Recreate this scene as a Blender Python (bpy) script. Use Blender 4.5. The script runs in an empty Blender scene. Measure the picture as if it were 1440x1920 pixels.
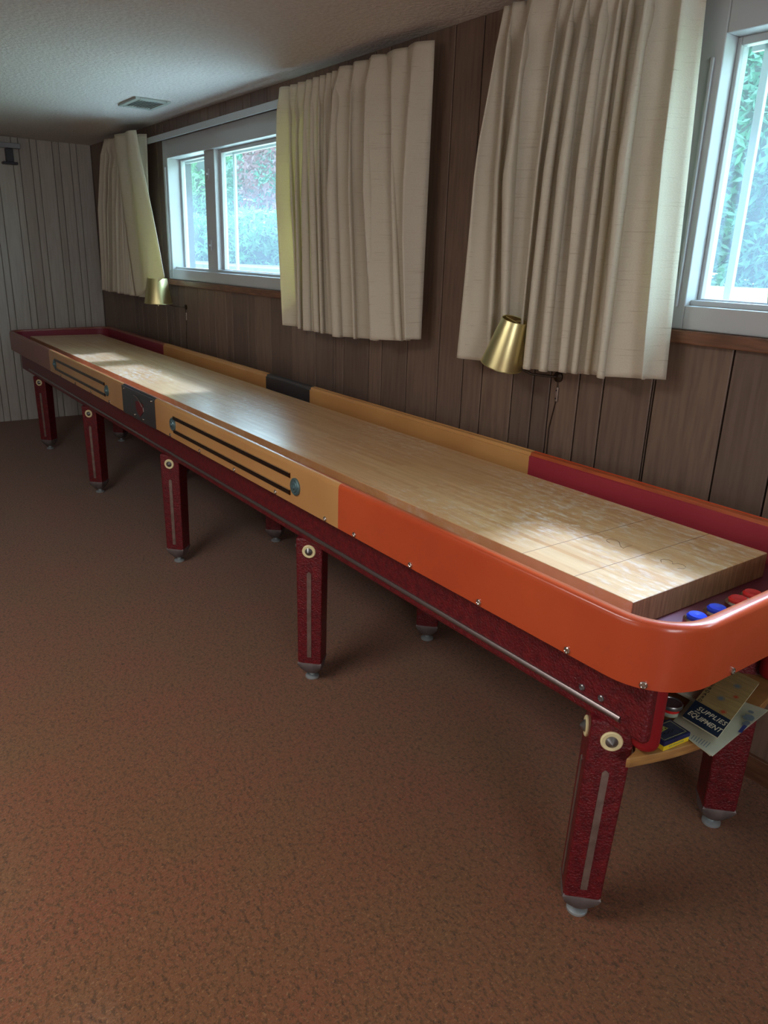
import bpy, bmesh, math, random
import numpy as np
from mathutils import Vector, Matrix
PI = math.pi
C = bpy.context.scene.collection

# ---------------------------------------------------------------- camera
cam = bpy.data.cameras.new('camera'); camo = bpy.data.objects.new('camera', cam); C.objects.link(camo)
cam.sensor_fit = 'VERTICAL'; cam.sensor_height = 24.0; cam.sensor_width = 18.0
cam.lens = 1412.24 / 1920 * 24.0; cam.clip_start = 0.02; cam.clip_end = 200
_R = Vector((0.5830958915, 0.8117995396, 0.0313161376)); _U = Vector((-0.2773361631, 0.1626760106, 0.9469008231)); _F = Vector((-0.7635992701, 0.5608190678, -0.3199969786))
camo.matrix_world = Matrix(((_R.x, _U.x, -_F.x, 0.52937), (_R.y, _U.y, -_F.y, -1.08849), (_R.z, _U.z, -_F.z, 1.40898), (0, 0, 0, 1)))
bpy.context.scene.camera = camo
vs = bpy.context.scene.view_settings
vs.view_transform = 'Standard'; vs.look = 'None'; vs.gamma = 1.0; vs.use_curve_mapping = False
vs.exposure = 0.12

# ---------------------------------------------------------------- daylight and added fill lamps
world = bpy.data.worlds.new('sky'); bpy.context.scene.world = world; world.use_nodes = True
wn = world.node_tree.nodes['Background']
wn.inputs[0].default_value = (0.58, 0.82, 1.0, 1); wn.inputs[1].default_value = 14.0
def light(name, kind, loc, energy, color=(1, 1, 1), aim=None, size=None, size_y=None, angle=None):
    l = bpy.data.lights.new(name, kind); l.energy = energy; l.color = color
    if kind == 'AREA':
        l.shape = 'RECTANGLE'; l.size = size; l.size_y = size_y or size
    if angle is not None: l.angle = angle
    if kind == 'POINT' and size: l.shadow_soft_size = size
    o = bpy.data.objects.new(name, l); C.objects.link(o); o.location = loc
    if aim is not None:
        o.rotation_euler = (Vector(aim) - Vector(loc)).to_track_quat('-Z', 'Y').to_euler()
    return o
# pale hazy sun that slips in between the eave and the window sill and strikes the table
light('sun', 'SUN', (-.7, 10, 9.75), 12.5, (0.42, 0.58, 1.0), aim=(0, 0, 0), angle=0.10)
# added fill lamp near the left wall, behind the camera; no window seen
light('left_fill', 'AREA', (-0.9, -4.12, 1.45), 12, (1.0, 0.95, 0.90), aim=(-0.9, 0, 0.9), size=2.6, size_y=1.1)
light('front_fill', 'AREA', (3.38, -1.6, 1.5), 44, (0.96, 0.96, 1.0), aim=(-1.0, -0.6, 0.6), size=1.6, size_y=1.1)  # added fill lamp out of view, brightens the near end and shelf
light('ceiling_fill', 'AREA', (-1.1, -1.75, 2.17), 26, (1.0, 0.965, 0.935), aim=(-1.1, -1.749, 0), size=1.2, size_y=.6)  # unseen overhead fill lamp, height judged from the dark apron
for nm, xc, w in (('portal_far', -3.685, 2.1), ('portal_near', 0.24, 2.1)):
    p = light(nm, 'AREA', (xc, 1.13, 1.66), 1, aim=(xc, 0, 1.66), size=w, size_y=0.86)
    p.data.cycles.is_portal = True

# ---------------------------------------------------------------- helpers
def srgb(r, g, b):
    f = lambda c: (c / 255 / 12.92) if c <= 10 else (((c / 255) + 0.055) / 1.055) ** 2.4
    return (f(r), f(g), f(b), 1)
def material(name, base, rough=0.5, metal=0.0, spec=0.5, var=None, var_scale=8, var_stretch=(1, 1, 1), bump=None, bump_scale=50, bump_stretch=(1, 1, 1), coat=0.0, detail=4):
    m = bpy.data.materials.new(name); m.use_nodes = True
    nt = m.node_tree; b = nt.nodes['Principled BSDF']
    b.inputs['Base Color'].default_value = base; b.inputs['Roughness'].default_value = rough
    b.inputs['Metallic'].default_value = metal; b.inputs['Specular IOR Level'].default_value = spec
    b.inputs['Coat Weight'].default_value = coat; b.inputs['Coat Roughness'].default_value = 0.12
    tc = nt.nodes.new('ShaderNodeTexCoord')
    if var is not None:
        mp = nt.nodes.new('ShaderNodeMapping'); mp.inputs['Scale'].default_value = var_stretch
        nz = nt.nodes.new('ShaderNodeTexNoise'); nz.inputs['Scale'].default_value = var_scale; nz.inputs['Detail'].default_value = detail
        mx = nt.nodes.new('ShaderNodeMix'); mx.data_type = 'RGBA'
        rp = nt.nodes.new('ShaderNodeMapRange'); rp.inputs[1].default_value = 0.32; rp.inputs[2].default_value = 0.68
        nt.links.new(tc.outputs['Object'], mp.inputs[0]); nt.links.new(mp.outputs[0], nz.inputs[0])
        nt.links.new(nz.outputs[0], rp.inputs[0]); nt.links.new(rp.outputs[0], mx.inputs['Factor'])
        mx.inputs['A'].default_value = base; mx.inputs['B'].default_value = var
        nt.links.new(mx.outputs['Result'], b.inputs['Base Color'])
    if bump:
        mp = nt.nodes.new('ShaderNodeMapping'); mp.inputs['Scale'].default_value = bump_stretch
        nz = nt.nodes.new('ShaderNodeTexNoise'); nz.inputs['Scale'].default_value = bump_scale; nz.inputs['Detail'].default_value = 3
        bp = nt.nodes.new('ShaderNodeBump'); bp.inputs['Strength'].default_value = bump[0]; bp.inputs['Distance'].default_value = bump[1]
        nt.links.new(tc.outputs['Object'], mp.inputs[0]); nt.links.new(mp.outputs[0], nz.inputs[0])
        nt.links.new(nz.outputs[0], bp.inputs['Height']); nt.links.new(bp.outputs[0], b.inputs['Normal'])
    return m

class MB:
    def __init__(s): s.v = []; s.f = []
    def add(s, vv, ff):
        n = len(s.v); s.v += [tuple(p) for p in vv]; s.f += [tuple(i + n for i in f) for f in ff]; return s
    def box(s, x0, x1, y0, y1, z0, z1):
        if x0 > x1: x0, x1 = x1, x0
        if y0 > y1: y0, y1 = y1, y0
        if z0 > z1: z0, z1 = z1, z0
        return s.add([(x0, y0, z0), (x1, y0, z0), (x1, y1, z0), (x0, y1, z0), (x0, y0, z1), (x1, y0, z1), (x1, y1, z1), (x0, y1, z1)],
                     [(0, 3, 2, 1), (4, 5, 6, 7), (0, 1, 5, 4), (1, 2, 6, 5), (2, 3, 7, 6), (3, 0, 4, 7)])
    def frame(s, a, b):   # helper basis for direction
        d = (Vector(b) - Vector(a)).normalized()
        u = d.orthogonal().normalized(); return d, u, d.cross(u)
    def lathe(s, prof, o=(0, 0, 0), axis=(0, 0, 1), n=24, scale=(1, 1)):
        o = Vector(o); ax = Vector(axis).normalized()
        u = ax.orthogonal().normalized() if abs(ax.z) < .99 else Vector((1, 0, 0)); w = ax.cross(u)
        vv = []; ff = []
        for r, h in prof:
            for k in range(n):
                t = 2 * PI * k / n
                vv.append(o + ax * h + u * (r * scale[0] * math.cos(t)) + w * (r * scale[1] * math.sin(t)))
        for i in range(len(prof) - 1):
            for k in range(n):
                a = i * n + k; b = i * n + (k + 1) % n
                ff.append((a, b, b + n, a + n))
        if prof[0][0] > 1e-6: ff.append(tuple(range(n - 1, -1, -1)))
        if prof[-1][0] > 1e-6: ff.append(tuple(range((len(prof) - 1) * n, len(prof) * n)))
        return s.add(vv, ff)
    def tube(s, pts, r, n=8):
        pts = [Vector(p) for p in pts]; vv = []; ff = []
        ref = None
        for i, p in enumerate(pts):
            d = (pts[min(i + 1, len(pts) - 1)] - pts[max(i - 1, 0)]).normalized()
            if ref is None: ref = d.orthogonal().normalized()
            ref = (ref - d * ref.dot(d)).normalized(); w = d.cross(ref)
            for k in range(n):
                t = 2 * PI * k / n; vv.append(p + ref * (r * math.cos(t)) + w * (r * math.sin(t)))
        for i in range(len(pts) - 1):
            for k in range(n):
                a = i * n + k; b = i * n + (k + 1) % n; ff.append((a, b, b + n, a + n))
        ff.append(tuple(range(n - 1, -1, -1))); ff.append(tuple(range((len(pts) - 1) * n, len(pts) * n)))
        return s.add(vv, ff)
    def prism(s, poly, z0, z1):
        n = len(poly)
        return s.add([(x, y, z0) for x, y in poly] + [(x, y, z1) for x, y in poly],
                     [tuple(range(n - 1, -1, -1)), tuple(range(n, 2 * n))] + [(i, (i + 1) % n, (i + 1) % n + n, i + n) for i in range(n)])
    def sweep(s, path, prof, closed_ends=True):
        """path: [(p, inward normal)], prof: closed loop of (d, z or callable)"""
        m = len(prof); vv = []; ff = []
        for p, nn in path:
            for d, z in prof:
                x = p[0] + nn[0] * d; y = p[1] + nn[1] * d
                vv.append((x, y, z(y) if callable(z) else z))
        for i in range(len(path) - 1):
            for k in range(m):
                a = i * m + k; b = i * m + (k + 1) % m; ff.append((a, a + m, b + m, b))
        ff.append(tuple(range(m))); ff.append(tuple(range(len(path) * m - 1, (len(path) - 1) * m - 1, -1)))
        return s.add(vv, ff)
    def xf(s, M): s.v = [tuple(M @ Vector(p)) for p in s.v]; return s
    def build(s, name, mat=None, parent=None, smooth=False, bevel=0, seg=2, label=None, kind=None):
        me = bpy.data.meshes.new(name); me.from_pydata(s.v, [], s.f); me.update()
        bm = bmesh.new(); bm.from_mesh(me); bmesh.ops.recalc_face_normals(bm, faces=bm.faces); bm.to_mesh(me); bm.free()
        return link(name, me, mat, parent, smooth, bevel, seg, label, kind)
def link(name, me, mat=None, parent=None, smooth=False, bevel=0, seg=2, label=None, kind=None):
    if mat: me.materials.clear(); me.materials.append(mat)
    o = bpy.data.objects.new(name, me); C.objects.link(o)
    if parent is not None: o.parent = parent
    if bevel:
        b = o.modifiers.new('bevel', 'BEVEL'); b.width = bevel; b.segments = seg; b.limit_method = 'ANGLE'; b.angle_limit = math.radians(35)
    if smooth:
        me.shade_smooth()
        if smooth != 'all':
            try: me.set_sharp_from_angle(angle=math.radians(38))
            except Exception: pass
    if label: o['label'] = label
    if kind: o['kind'] = kind
    return o
def thing(name, label, cat, loc=(0, 0, 0), rot=(0, 0, 0), group=None):
    o = bpy.data.objects.new(name, None); o.empty_display_size = .1; C.objects.link(o)
    o.location = loc; o.rotation_euler = rot; o['label'] = label; o['category'] = cat
    if group: o['group'] = group
    return o
def tag(o, label, cat, group=None):
    o['label'] = label; o['category'] = cat
    if group: o['group'] = group
    return o
def copy_tree(o, parent=None):
    c = o.copy(); C.objects.link(c)
    if parent is not None: c.parent = parent
    for ch in list(o.children): copy_tree(ch, c)
    return c
def text_obj(name, body, size, mat, parent, M, extrude=0.0002, align='CENTER', xs=1.0, spacing=1.0):
    cu = bpy.data.curves.new('txt', 'FONT'); cu.body = body; cu.size = size; cu.extrude = extrude; cu.align_x = align; cu.align_y = 'CENTER'
    cu.space_character = spacing; cu.resolution_u = 3; cu.offset = size * 0.005
    t = bpy.data.objects.new('txt', cu); C.objects.link(t)
    dg = bpy.context.evaluated_depsgraph_get(); me = bpy.data.meshes.new_from_object(t.evaluated_get(dg))
    bpy.data.objects.remove(t); bpy.data.curves.remove(cu)
    me.name = name; me.transform(M @ Matrix.Diagonal((xs, 1, 1, 1)))
    return link(name, me, mat, parent)

# ---------------------------------------------------------------- materials
M = {}
def carpet_mat():
    m = bpy.data.materials.new('rust_carpet'); m.use_nodes = True; nt = m.node_tree; b = nt.nodes['Principled BSDF']
    b.inputs['Roughness'].default_value = 0.95; b.inputs['Specular IOR Level'].default_value = 0.15
    b.inputs['Sheen Weight'].default_value = 0.25
    tc = nt.nodes.new('ShaderNodeTexCoord')
    def noise(sc, det, stretch=(1, 1, 1), rot=0):
        mp = nt.nodes.new('ShaderNodeMapping'); mp.inputs['Scale'].default_value = stretch; mp.inputs['Rotation'].default_value = (0, 0, rot)
        n = nt.nodes.new('ShaderNodeTexNoise'); n.inputs['Scale'].default_value = sc; n.inputs['Detail'].default_value = det; n.inputs['Roughness'].default_value = .65
        nt.links.new(tc.outputs['Object'], mp.inputs[0]); nt.links.new(mp.outputs[0], n.inputs[0]); return n
    def mix(f, a, bcol, lo=.4, hi=.6):
        r = nt.nodes.new('ShaderNodeMapRange'); r.inputs[1].default_value = lo; r.inputs[2].default_value = hi
        nt.links.new(f.outputs[0], r.inputs[0])
        x = nt.nodes.new('ShaderNodeMix'); x.data_type = 'RGBA'; nt.links.new(r.outputs[0], x.inputs['Factor'])
        if isinstance(a, tuple): x.inputs['A'].default_value = a
        else: nt.links.new(a, x.inputs['A'])
        if isinstance(bcol, tuple): x.inputs['B'].default_value = bcol
        else: nt.links.new(bcol, x.inputs['B'])
        return x.outputs['Result']
    c = mix(noise(3.0, 5), srgb(130, 89, 56), srgb(140, 83, 56), .35, .65)
    c = mix(noise(70, 4, (1, 1.6, 1), .6), c, srgb(103, 70, 43), .50, .60)
    c = mix(noise(110, 3, (1.6, 1, 1), 1.2), c, srgb(158, 113, 76), .57, .66)
    c = mix(noise(60, 5, (1, 1.4, 1)), c, srgb(84, 56, 36), .56, .66)
    nt.links.new(c, b.inputs['Base Color'])
    n = noise(160, 3); bp = nt.nodes.new('ShaderNodeBump'); bp.inputs['Strength'].default_value = .8; bp.inputs['Distance'].default_value = .006
    nt.links.new(n.outputs[0], bp.inputs['Height']); nt.links.new(bp.outputs[0], b.inputs['Normal'])
    return m
def board_mat():
    m = bpy.data.materials.new('waxed_maple'); m.use_nodes = True; nt = m.node_tree; b = nt.nodes['Principled BSDF']
    tc = nt.nodes.new('ShaderNodeTexCoord')
    br = nt.nodes.new('ShaderNodeTexBrick'); br.inputs['Scale'].default_value = 1; br.inputs['Brick Width'].default_value = .46; br.inputs['Row Height'].default_value = .017
    br.inputs['Mortar Size'].default_value = 0; br.inputs['Color1'].default_value = srgb(214, 158, 104); br.inputs['Color2'].default_value = srgb(230, 186, 134)
    nt.links.new(tc.outputs['Object'], br.inputs[0])
    def noise(sc, det, st):
        mp = nt.nodes.new('ShaderNodeMapping'); mp.inputs['Scale'].default_value = st
        n = nt.nodes.new('ShaderNodeTexNoise'); n.inputs['Scale'].default_value = sc; n.inputs['Detail'].default_value = det; n.inputs['Roughness'].default_value = .6
        nt.links.new(tc.outputs['Object'], mp.inputs[0]); nt.links.new(mp.outputs[0], n.inputs[0]); return n
    def mr(n, lo, hi, a=0, z=1):
        r = nt.nodes.new('ShaderNodeMapRange'); r.inputs[1].default_value = lo; r.inputs[2].default_value = hi; r.inputs[3].default_value = a; r.inputs[4].default_value = z
        nt.links.new(n.outputs[0], r.inputs[0]); return r
    def mx(f, a, c2):
        x = nt.nodes.new('ShaderNodeMix'); x.data_type = 'RGBA'; nt.links.new(f.outputs[0], x.inputs['Factor']); nt.links.new(a, x.inputs['A']); x.inputs['B'].default_value = c2; return x.outputs['Result']
    grain = mr(noise(7, 4, (1, 12, 1)), .35, .7, 0, .35); c = mx(grain, br.outputs[0], srgb(170, 116, 66))
    # smears of spread wax, mostly along the middle of the playing length
    wax = noise(44, 6, (.6, 1.3, 1)); wm = mr(wax, .48, .66)
    patch = mr(noise(1.6, 3, (1, 1, 1)), .38, .6)
    mul = nt.nodes.new('ShaderNodeMath'); mul.operation = 'MULTIPLY'; nt.links.new(wm.outputs[0], mul.inputs[0]); nt.links.new(patch.outputs[0], mul.inputs[1])
    m2 = nt.nodes.new('ShaderNodeMath'); m2.operation = 'MULTIPLY'; nt.links.new(mul.outputs[0], m2.inputs[0]); m2.inputs[1].default_value = .7
    c = mx(m2, c, srgb(238, 224, 206))
    nt.links.new(c, b.inputs['Base Color'])
    rr = mr(mul, 0, 1, .30, .44); nt.links.new(rr.outputs[0], b.inputs['Roughness'])
    b.inputs['Specular IOR Level'].default_value = .8
    b.inputs['Coat Weight'].default_value = .6; b.inputs['Coat Roughness'].default_value = .27
    bp = nt.nodes.new('ShaderNodeBump'); bp.inputs['Strength'].default_value = .25; bp.inputs['Distance'].default_value = .0006
    nt.links.new(wax.outputs[0], bp.inputs['Height']); nt.links.new(bp.outputs[0], b.inputs['Normal'])
    return m
def plank_mat(name, c1, c2, c3, rough):
    m = bpy.data.materials.new(name); m.use_nodes = True; nt = m.node_tree; b = nt.nodes['Principled BSDF']
    oi = nt.nodes.new('ShaderNodeObjectInfo'); tc = nt.nodes.new('ShaderNodeTexCoord')
    x = nt.nodes.new('ShaderNodeMix'); x.data_type = 'RGBA'; x.inputs['A'].default_value = c1; x.inputs['B'].default_value = c2
    nt.links.new(oi.outputs['Random'], x.inputs['Factor'])
    mp = nt.nodes.new('ShaderNodeMapping'); mp.inputs['Scale'].default_value = (14, 14, 1.1)
    add = nt.nodes.new('ShaderNodeVectorMath'); add.operation = 'ADD'
    nt.links.new(tc.outputs['Object'], add.inputs[0]); nt.links.new(oi.outputs['Random'], add.inputs[1])
    nt.links.new(add.outputs[0], mp.inputs[0])
    nz = nt.nodes.new('ShaderNodeTexNoise'); nz.inputs['Scale'].default_value = 5; nz.inputs['Detail'].default_value = 5; nt.links.new(mp.outputs[0], nz.inputs[0])
    r = nt.nodes.new('ShaderNodeMapRange'); r.inputs[1].default_value = .4; r.inputs[2].default_value = .75; r.inputs[4].default_value = .6; nt.links.new(nz.outputs[0], r.inputs[0])
    y = nt.nodes.new('ShaderNodeMix'); y.data_type = 'RGBA'; nt.links.new(r.outputs[0], y.inputs['Factor']); nt.links.new(x.outputs['Result'], y.inputs['A']); y.inputs['B'].default_value = c3
    nt.links.new(y.outputs['Result'], b.inputs['Base Color']); b.inputs['Roughness'].default_value = rough; b.inputs['Specular IOR Level'].default_value = .35
    return m
def curtain_mat():
    m = bpy.data.materials.new('slub_linen'); m.use_nodes = True; nt = m.node_tree
    b = nt.nodes['Principled BSDF']; out = nt.nodes['Material Output']
    uv = nt.nodes.new('ShaderNodeUVMap'); uv.uv_map = 'cloth'
    def noise(sc, st, det=3):
        mp = nt.nodes.new('ShaderNodeMapping'); mp.inputs['Scale'].default_value = st
        n = nt.nodes.new('ShaderNodeTexNoise'); n.inputs['Scale'].default_value = sc; n.inputs['Detail'].default_value = det
        nt.links.new(uv.outputs[0], mp.inputs[0]); nt.links.new(mp.outputs[0], n.inputs[0]); return n
    def mr(n, lo, hi, a=0, z=1):
        r = nt.nodes.new('ShaderNodeMapRange'); r.inputs[1].default_value = lo; r.inputs[2].default_value = hi; r.inputs[3].default_value = a; r.inputs[4].default_value = z
        nt.links.new(n.outputs[0], r.inputs[0]); return r
    slub = mr(noise(10, (1, 26, 1), 4), .60, .74, 0, .75)
    weave = mr(noise(260, (1, 1.3, 1), 2), .35, .65, 0, .30)
    x = nt.nodes.new('ShaderNodeMix'); x.data_type = 'RGBA'; nt.links.new(slub.outputs[0], x.inputs['Factor']); x.inputs['A'].default_value = srgb(234, 225, 208); x.inputs['B'].default_value = srgb(180, 162, 138)
    y = nt.nodes.new('ShaderNodeMix'); y.data_type = 'RGBA'; nt.links.new(weave.outputs[0], y.inputs['Factor']); nt.links.new(x.outputs['Result'], y.inputs['A']); y.inputs['B'].default_value = srgb(204, 192, 172)
    nt.links.new(y.outputs['Result'], b.inputs['Base Color']); b.inputs['Roughness'].default_value = .95; b.inputs['Specular IOR Level'].default_value = .1
    tr = nt.nodes.new('ShaderNodeBsdfTranslucent'); tr.inputs[0].default_value = srgb(226, 214, 150)
    ms = nt.nodes.new('ShaderNodeMixShader'); ms.inputs[0].default_value = .28
    nt.links.new(b.outputs[0], ms.inputs[1]); nt.links.new(tr.outputs[0], ms.inputs[2]); nt.links.new(ms.outputs[0], out.inputs[0])
    bp = nt.nodes.new('ShaderNodeBump'); bp.inputs['Strength'].default_value = .5; bp.inputs['Distance'].default_value = .0015
    nt.links.new(noise(160, (1, 2.2, 1), 2).outputs[0], bp.inputs['Height']); nt.links.new(bp.outputs[0], b.inputs['Normal'])
    return m
def glass_mat():
    m = bpy.data.materials.new('window_glass'); m.use_nodes = True; nt = m.node_tree; nt.nodes.clear()
    out = nt.nodes.new('ShaderNodeOutputMaterial'); t = nt.nodes.new('ShaderNodeBsdfTransparent'); t.inputs[0].default_value = (.93, .98, .97, 1)
    g = nt.nodes.new('ShaderNodeBsdfGlossy'); g.inputs['Roughness'].default_value = .02
    lw = nt.nodes.new('ShaderNodeLayerWeight'); pw = nt.nodes.new('ShaderNodeMath'); pw.operation = 'POWER'; pw.inputs[1].default_value = 5
    fr = nt.nodes.new('ShaderNodeMath'); fr.operation = 'MULTIPLY_ADD'; fr.inputs[1].default_value = .9; fr.inputs[2].default_value = .035
    nt.links.new(lw.outputs['Facing'], pw.inputs[0]); nt.links.new(pw.outputs[0], fr.inputs[0])
    d = nt.nodes.new('ShaderNodeBsdfTranslucent'); d.inputs[0].default_value = (.75, .92, 1.0, 1)
    a = nt.nodes.new('ShaderNodeMixShader'); a.inputs[0].default_value = .055   # veil of haze over the view, mixed into the glass
    nt.links.new(t.outputs[0], a.inputs[1]); nt.links.new(d.outputs[0], a.inputs[2])
    s = nt.nodes.new('ShaderNodeMixShader'); nt.links.new(fr.outputs[0], s.inputs[0]); nt.links.new(a.outputs[0], s.inputs[1]); nt.links.new(g.outputs[0], s.inputs[2])
    nt.links.new(s.outputs[0], out.inputs[0]); return m
def leaf_mat(name, c1, c2):
    m = bpy.data.materials.new(name); m.use_nodes = True; nt = m.node_tree; b = nt.nodes['Principled BSDF']; out = nt.nodes['Material Output']
    tc = nt.nodes.new('ShaderNodeTexCoord'); nz = nt.nodes.new('ShaderNodeTexNoise'); nz.inputs['Scale'].default_value = 1.6; nz.inputs['Detail'].default_value = 6
    nt.links.new(tc.outputs['Object'], nz.inputs[0])
    r = nt.nodes.new('ShaderNodeMapRange'); r.inputs[1].default_value = .35; r.inputs[2].default_value = .65; nt.links.new(nz.outputs[0], r.inputs[0])
    x = nt.nodes.new('ShaderNodeMix'); x.data_type = 'RGBA'; nt.links.new(r.outputs[0], x.inputs['Factor']); x.inputs['A'].default_value = c1; x.inputs['B'].default_value = c2
    nt.links.new(x.outputs['Result'], b.inputs['Base Color']); b.inputs['Roughness'].default_value = .5
    tr = nt.nodes.new('ShaderNodeBsdfTranslucent'); nt.links.new(x.outputs['Result'], tr.inputs[0])
    ms = nt.nodes.new('ShaderNodeMixShader'); ms.inputs[0].default_value = .3
    nt.links.new(b.outputs[0], ms.inputs[1]); nt.links.new(tr.outputs[0], ms.inputs[2]); nt.links.new(ms.outputs[0], out.inputs[0])
    return m
M['carpet'] = carpet_mat(); M['board'] = board_mat(); M['curtain'] = curtain_mat(); M['glass'] = glass_mat()
M['panel'] = plank_mat('dark_walnut_panelling', srgb(110, 92, 81), srgb(132, 109, 93), srgb(86, 69, 61), .42)
M['pale'] = plank_mat('pale_grey_panelling', srgb(196, 192, 184), srgb(182, 177, 168), srgb(168, 160, 150), .6)
M['groove'] = material('groove_backing', srgb(38, 26, 22), .8)
M['pale_groove'] = material('pale_groove_backing', srgb(120, 112, 104), .8)
M['ceiling'] = material('stippled_ceiling', srgb(226, 222, 218), .95, spec=.1, bump=(.45, .012), bump_scale=55, bump_stretch=(1, 1, 1), var=srgb(212, 207, 203), var_scale=60)
M['plain'] = material('painted_plaster', srgb(196, 186, 176), .9)
M['vinyl'] = material('white_vinyl', srgb(184, 187, 188), .35)
M['wood_trim'] = material('stained_trim', srgb(124, 84, 60), .4, var=srgb(90, 58, 42), var_scale=10, var_stretch=(1, 10, 10))
M['orange'] = material('orange_lacquer', srgb(204, 84, 42), .30, var=srgb(188, 72, 38), var_scale=3, coat=.4, bump=(.15, .002), bump_scale=14)
M['lip'] = material('worn_orange_lip', srgb(188, 92, 50), .35, var=srgb(160, 74, 40), var_scale=9, var_stretch=(1, 6, 6), coat=.3)
M['tan'] = material('tan_lacquer', srgb(204, 152, 92), .36, var=srgb(190, 136, 80), var_scale=3, coat=.25)
M['black'] = material('black_lacquer', srgb(52, 54, 56), .35, coat=.2)
M['russet'] = material('russet_lacquer', srgb(140, 78, 64), .4, coat=.2)
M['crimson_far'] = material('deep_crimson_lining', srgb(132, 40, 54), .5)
M['crimson'] = material('crimson_lining', srgb(164, 50, 62), .5, var=srgb(152, 42, 56), var_scale=4)
M['maroon'] = material('maroon_wrinkle_paint', srgb(118, 22, 30), .36, var=srgb(88, 14, 24), var_scale=60, bump=(1.0, .004), bump_scale=190, coat=.1)
M['maroon_flat'] = material('maroon_paint', srgb(110, 26, 34), .5, var=srgb(90, 20, 30), var_scale=10)
M['deep_red'] = material('smooth_red_post', srgb(150, 20, 28), .5)
M['alu'] = material('dull_aluminium', srgb(176, 160, 150), .42, metal=.8, var=srgb(150, 134, 126), var_scale=40, bump=(.2, .001), bump_scale=200)
M['trimbar'] = material('satin_trim_bar', srgb(150, 138, 136), .34, metal=.9)
M['chrome'] = material('chrome', srgb(210, 205, 198), .15, metal=1)
M['cap'] = material('grey_cast_foot', srgb(128, 118, 116), .5, metal=.35, var=srgb(104, 96, 94), var_scale=30)
M['glide'] = material('steel_glide', srgb(196, 208, 212), .3, metal=.6)
M['cream'] = material('cream_washer', srgb(236, 222, 170), .45)
M['steel'] = material('grey_steel_bolt', srgb(140, 140, 140), .3, metal=.8)
M['darkrod'] = material('darkened_chrome_rod', srgb(70, 48, 34), .22, metal=.85)  # chrome strips; the dark room they mirror is put into the colour
M['teal'] = material('grey_blue_disc', srgb(96, 124, 128), .3, metal=.5)
M['brass'] = material('brushed_brass', srgb(226, 214, 158), .34, metal=1, bump=(.25, .0006), bump_scale=90, bump_stretch=(1, 1, 9))
M['bronze'] = material('dark_bronze_arm', srgb(60, 46, 36), .4, metal=.6)
M['shelfwood'] = material('varnished_plywood_edge', srgb(190, 142, 82), .45, var=srgb(150, 106, 60), var_scale=14, var_stretch=(1, 1, 8))
M['endgrain'] = material('board_end_grain', srgb(176, 128, 88), .6, var=srgb(140, 96, 62), var_scale=30, var_stretch=(1, 4, .4))
M['line'] = material('inlaid_line', srgb(146, 108, 78), .5)
M['blue'] = material('blue_puck', srgb(30, 60, 190), .25, coat=.5)
M['red'] = material('red_puck', srgb(215, 40, 40), .25, coat=.5)
M['navy'] = material('navy_card', srgb(34, 40, 92), .45, var=srgb(28, 34, 70), var_scale=40)
M['boxtop'] = material('dull_navy_card', srgb(66, 74, 86), .4, var=srgb(48, 54, 74), var_scale=60)
M['yellow'] = material('yellow_card', srgb(236, 206, 40), .5)
M['olive'] = material('olive_print', srgb(176, 172, 84), .5)
M['paleprint'] = material('pale_print', srgb(196, 190, 130), .5)
M['cover'] = material('woodgrain_cover', srgb(178, 152, 98), .5, var=srgb(152, 128, 82), var_scale=22, var_stretch=(1, 9, 1))
M['coverink'] = material('cover_ink', srgb(30, 44, 62), .45)
M['ink'] = material('black_ink', srgb(34, 32, 34), .6)
M['inkcream'] = material('cream_ink', srgb(226, 216, 184), .6)
M['redink'] = material('red_ink', srgb(186, 76, 44), .6)
M['greyink'] = material('grey_ink', srgb(110, 124, 130), .6)
M['blueink'] = material('blue_ink', srgb(40, 52, 120), .6)
M['paper'] = material('aged_paper', srgb(216, 214, 190), .8, var=srgb(196, 194, 168), var_scale=12)
M['jarglass'] = material('pale_jar', srgb(190, 200, 180), .2, var=srgb(150, 160, 140), var_scale=40)
M['vent'] = material('grey_vent_paint', srgb(168, 176, 168), .5)
M['grey'] = material('grey_paint', srgb(150, 154, 160), .5)
M['darkgrey'] = material('dark_grey_metal', srgb(60, 62, 72), .5)
M['lawn'] = material('sunlit_lawn', srgb(150, 176, 100), .9, var=srgb(196, 204, 150), var_scale=.8)
M['concrete'] = material('pale_patio', srgb(190, 188, 176), .9)
M['soffit'] = material('white_soffit', srgb(150, 150, 144), .7)
M['bark'] = material('bark', srgb(86, 66, 52), .9)
M['leaf_a'] = leaf_mat('green_leaves', srgb(52, 96, 62), srgb(84, 136, 84))
M['leaf_b'] = leaf_mat('blue_green_needles', srgb(40, 84, 66), srgb(68, 120, 94))
M['leaf_r'] = leaf_mat('maroon_leaves', srgb(84, 40, 48), srgb(108, 60, 66))
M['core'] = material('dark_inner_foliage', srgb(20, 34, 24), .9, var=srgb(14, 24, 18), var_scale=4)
M['siding'] = material('outside_wall', srgb(190, 184, 172), .8)

# ---------------------------------------------------------------- setting
YW = 0.911; HC = 2.2; XF = -6.385; XR = 3.5; YL = -4.2
W1 = (-4.75, -2.62, 1.225, 2.085); W2 = (-0.835, 1.32, 1.242, 2.085)
def struct(o): o['kind'] = 'structure'; return o
struct(MB().box(XF - .2, XR + .2, YL - .2, YW + .02, -.1, 0).build('floor', M['carpet']))
struct(MB().box(XF - .2, XR + .2, YL - .2, YW + .24, HC, HC + .15).build('ceiling', M['ceiling']))
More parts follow.
